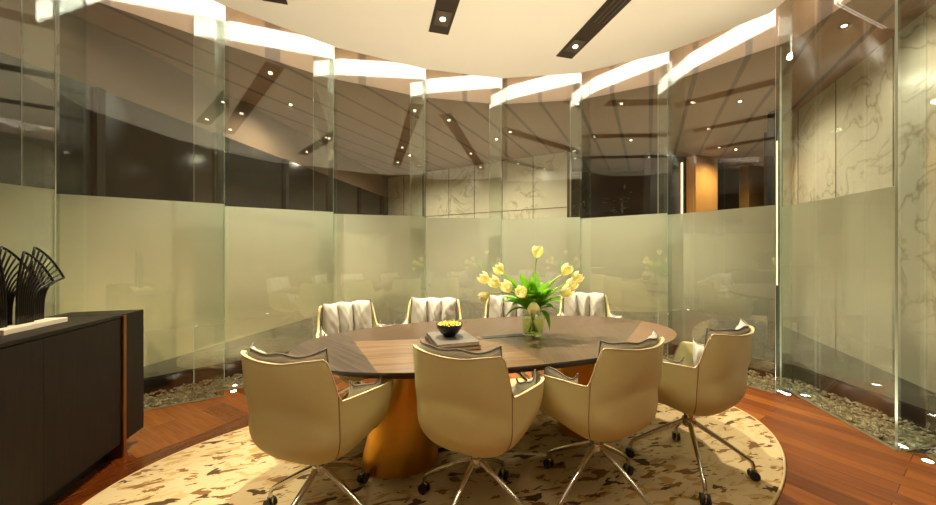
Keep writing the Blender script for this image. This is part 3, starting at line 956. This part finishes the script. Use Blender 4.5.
fan(.165,.06,1,.395,.165)
fan(.225,.10,1,.42,.17)
fan(.30,.06,-1,.39,.16)

# ------------------------------------------------------------------ ceiling slots with downlights
vs2=Vector((-.264,.965)).normalized(); us2=Vector((.965,.264))
aS=math.atan2(vs2.y,vs2.x)
def spot(name,loc,target,power,size,blend=.4,col=W_COL[:3],rad=.03):
    l=bpy.data.lights.new(name,'SPOT'); l.energy=power; l.spot_size=math.radians(size); l.spot_blend=blend; l.color=col; l.shadow_soft_size=rad
    o=bpy.data.objects.new(name,l); COL.objects.link(o); o.location=loc
    o.rotation_euler=(Vector(target)-Vector(loc)).to_track_quat('-Z','Y').to_euler(); return o
slots=[((-1.66,2.93),3.1,'left'),((-.29,3.34),3.6,'mid'),((1.06,3.755),3.9,'right')]
slabel=['dark ceiling light slot nearest the sideboard, out over the left of the table',
 'short visible dark ceiling slot with one square downlight, above the book stack side',
 'long dark ceiling slot with air diffuser slats, right of the other slot']
LP=[360,450,340]
for (e,L,nm),lb,pw in zip(slots,slabel,LP):
    c=Vector(e)-vs2*(L/2)
    t=thing('ceiling_slot',lb,'ceiling light',(c.x,c.y,H),aS,'dark light slots in the cream ceiling')
    m=MB(); m.box((0,0,-.004),(L,.195,.008)); m.build('slot_frame',SLOT,t)
    # diffuser slats along the middle
    for k in (-1,0,1):
        MB().box((-.12,k*.045,-.012),(L-.95,.014,.010)).build('slat',SLATM,t)
    for dd in (L/2-.22,-.30,-L/2+.30) if True else ():
        if abs(dd)<.5 and False: continue
        q=MB(); q.box((dd,0,-.0105),(.20,.135,.006)); q=q.build('downlight',SLATM,t,bevel=.001)
        MB().cyl((dd,0,-.018),(dd,0,-.013),.024,16).build('lens',LENS,q)
        wp=c+vs2*dd
        spot('downlight_beam',(wp.x,wp.y,H-.03),(VX,VY,TZ+.25) if (nm=='mid' and dd>0) else (wp.x,wp.y,0),pw if dd>0 else (pw*.05 if dd>-.5 else pw*.07),84 if dd>0 else 100,.5,W_COL[:3],.03 if dd>0 else .15)

# smoke detector etc. on the ceiling are out of view
# ------------------------------------------------------------------ recessed floor lights, and added fill uplights behind the viewer
FLP=49
fls=[((787.5,394),'bright recessed floor light where the portal panel meets the gravel panel'),
     ((928,461),'brightest recessed floor light at the foot of the clear glass panel'),
     ((233.5,391),'recessed floor light by the glass joint right of the sideboard')]
fl3=[((px-468)/340*442/(py-252),442/(py-252),lb) for (px,py),lb in fls]
for i,lb in ((3,'recessed floor light hidden behind the angled far chair'),(4,'recessed floor light behind the far chair by the bowl'),
   (5,'recessed floor light behind the tulip vase and table'),(6,'recessed floor light behind the far chair right of the tulips'),(7,'recessed floor light behind the right end of the table')):
    q=radial(J[i],-.06); fl3.append((q[0],q[1],lb))
for X,Z in ((1.25,.0),(.15,-.55),(-1.2,-.35)):  # added unseen uplights: brighten rear ceiling, bounce fill onto the chair backs
    fl3.append((X,Z,'added fill uplight in the floor behind the viewer'))
for X,Z,lb in fl3:
    t=thing('floor_light',lb,'floor light',(X,Z,0),0,'recessed floor lights along the glass')
    MB().lathe([(.030,.0005),(.030,.0035),(.022,.0035),(.022,.0015)],24,closed=True).build('ring',CHROME,t,smooth=True,angle=.5)
    MB().cyl((0,0,.0005),(0,0,.0028),.022,20).build('lens',FLLENS,t)
    v=Vector((X-C0[0],Z-C0[1],0)).normalized()
    bk=Z<0  # true for the added fill uplights
    spot('floor_light_beam',(X,Z,.01),(X+(v.x*.18 if bk else -v.x*.25),Z+(v.y*.18 if bk else -v.y*.25),1.5),190 if bk else FLP,150 if bk else 75,1.0 if bk else .7,(1,.89,.68),.02)

# ------------------------------------------------------------------ lights beyond the glass
def area(name,loc,target,power,sx,sy,col):
    l=bpy.data.lights.new(name,'AREA'); l.shape='RECTANGLE'; l.size=sx; l.size_y=sy; l.energy=power; l.color=col
    o=bpy.data.objects.new(name,l); COL.objects.link(o); o.location=loc
    o.rotation_euler=(Vector(target)-Vector(loc)).to_track_quat('-Z','Y').to_euler(); return o
outs=[(-2.4,4.6),(-1.2,7.0),(.5,6.0),(5.2,6.6),(3.60,4.5),(3.32,3.0),(2.9,6.05)]
OPW=[105,170,190,110,78,34,120]
for k,(x,y) in enumerate(outs):
    t=thing('outside_downlight','','ceiling light',(x,y,3.3),0,'tiny downlights in the brown ceiling beyond the glass')
    t['label']='tiny recessed downlight in the brown ceiling beyond the glass'
    MB().lathe([(.03,-.004),(.04,-.004),(.04,0),(.03,0)],16,closed=True).build('ring',SLOT,t)
    MB().cyl((0,0,-.003),(0,0,-.001),.018,12).build('lens',LENS,t)
    spot('outside_beam',(x,y,3.27),(x,y,0),OPW[k],165,1.0)
TRP=3.4
# warm wash lamps at the foot of the film, in the gravel trough
for i in range(1,nP):
    a=radial(O[i],.22); b=radial(J[i+1],.36); mx,my=(a[0]+b[0])/2,(a[1]+b[1])/2
    for f in (.2,.5,.8):
        qa=Vector(radial(O[i],.16)).lerp(Vector(radial(J[i+1],.30)),f)
        spot('trough_beam',(qa.x,qa.y,.06),(qa.x,qa.y,2),TRP,150,.8,(1,.86,.60),.02)

# ------------------------------------------------------------------ world, camera
w=bpy.data.worlds.new('world'); sc.world=w; w.use_nodes=True
bg=w.node_tree.nodes.get('Background') or w.node_tree.nodes.new('ShaderNodeBackground')
bg.inputs[0].default_value=(.9,.75,.55,1); bg.inputs[1].default_value=.02
cam=bpy.data.cameras.new('camera'); co=bpy.data.objects.new('camera',cam); COL.objects.link(co)
co.location=(0,0,CAMZ); co.rotation_euler=(PI/2,0,0)
cam.sensor_width=36; cam.lens=340/936*36; cam.clip_start=.05
sc.camera=co
sc.view_settings.view_transform='Standard'; sc.view_settings.look='None'; sc.view_settings.gamma=1
sc.view_settings.use_curve_mapping=False
sc.view_settings.exposure=0.40
cy=sc.cycles
cy.max_bounces=10; cy.diffuse_bounces=4; cy.glossy_bounces=5; cy.transparent_max_bounces=32; cy.transmission_bounces=6
cy.caustics_reflective=False; cy.caustics_refractive=False; cy.sample_clamp_indirect=4
try:
    cy.use_denoising=True
except Exception: pass
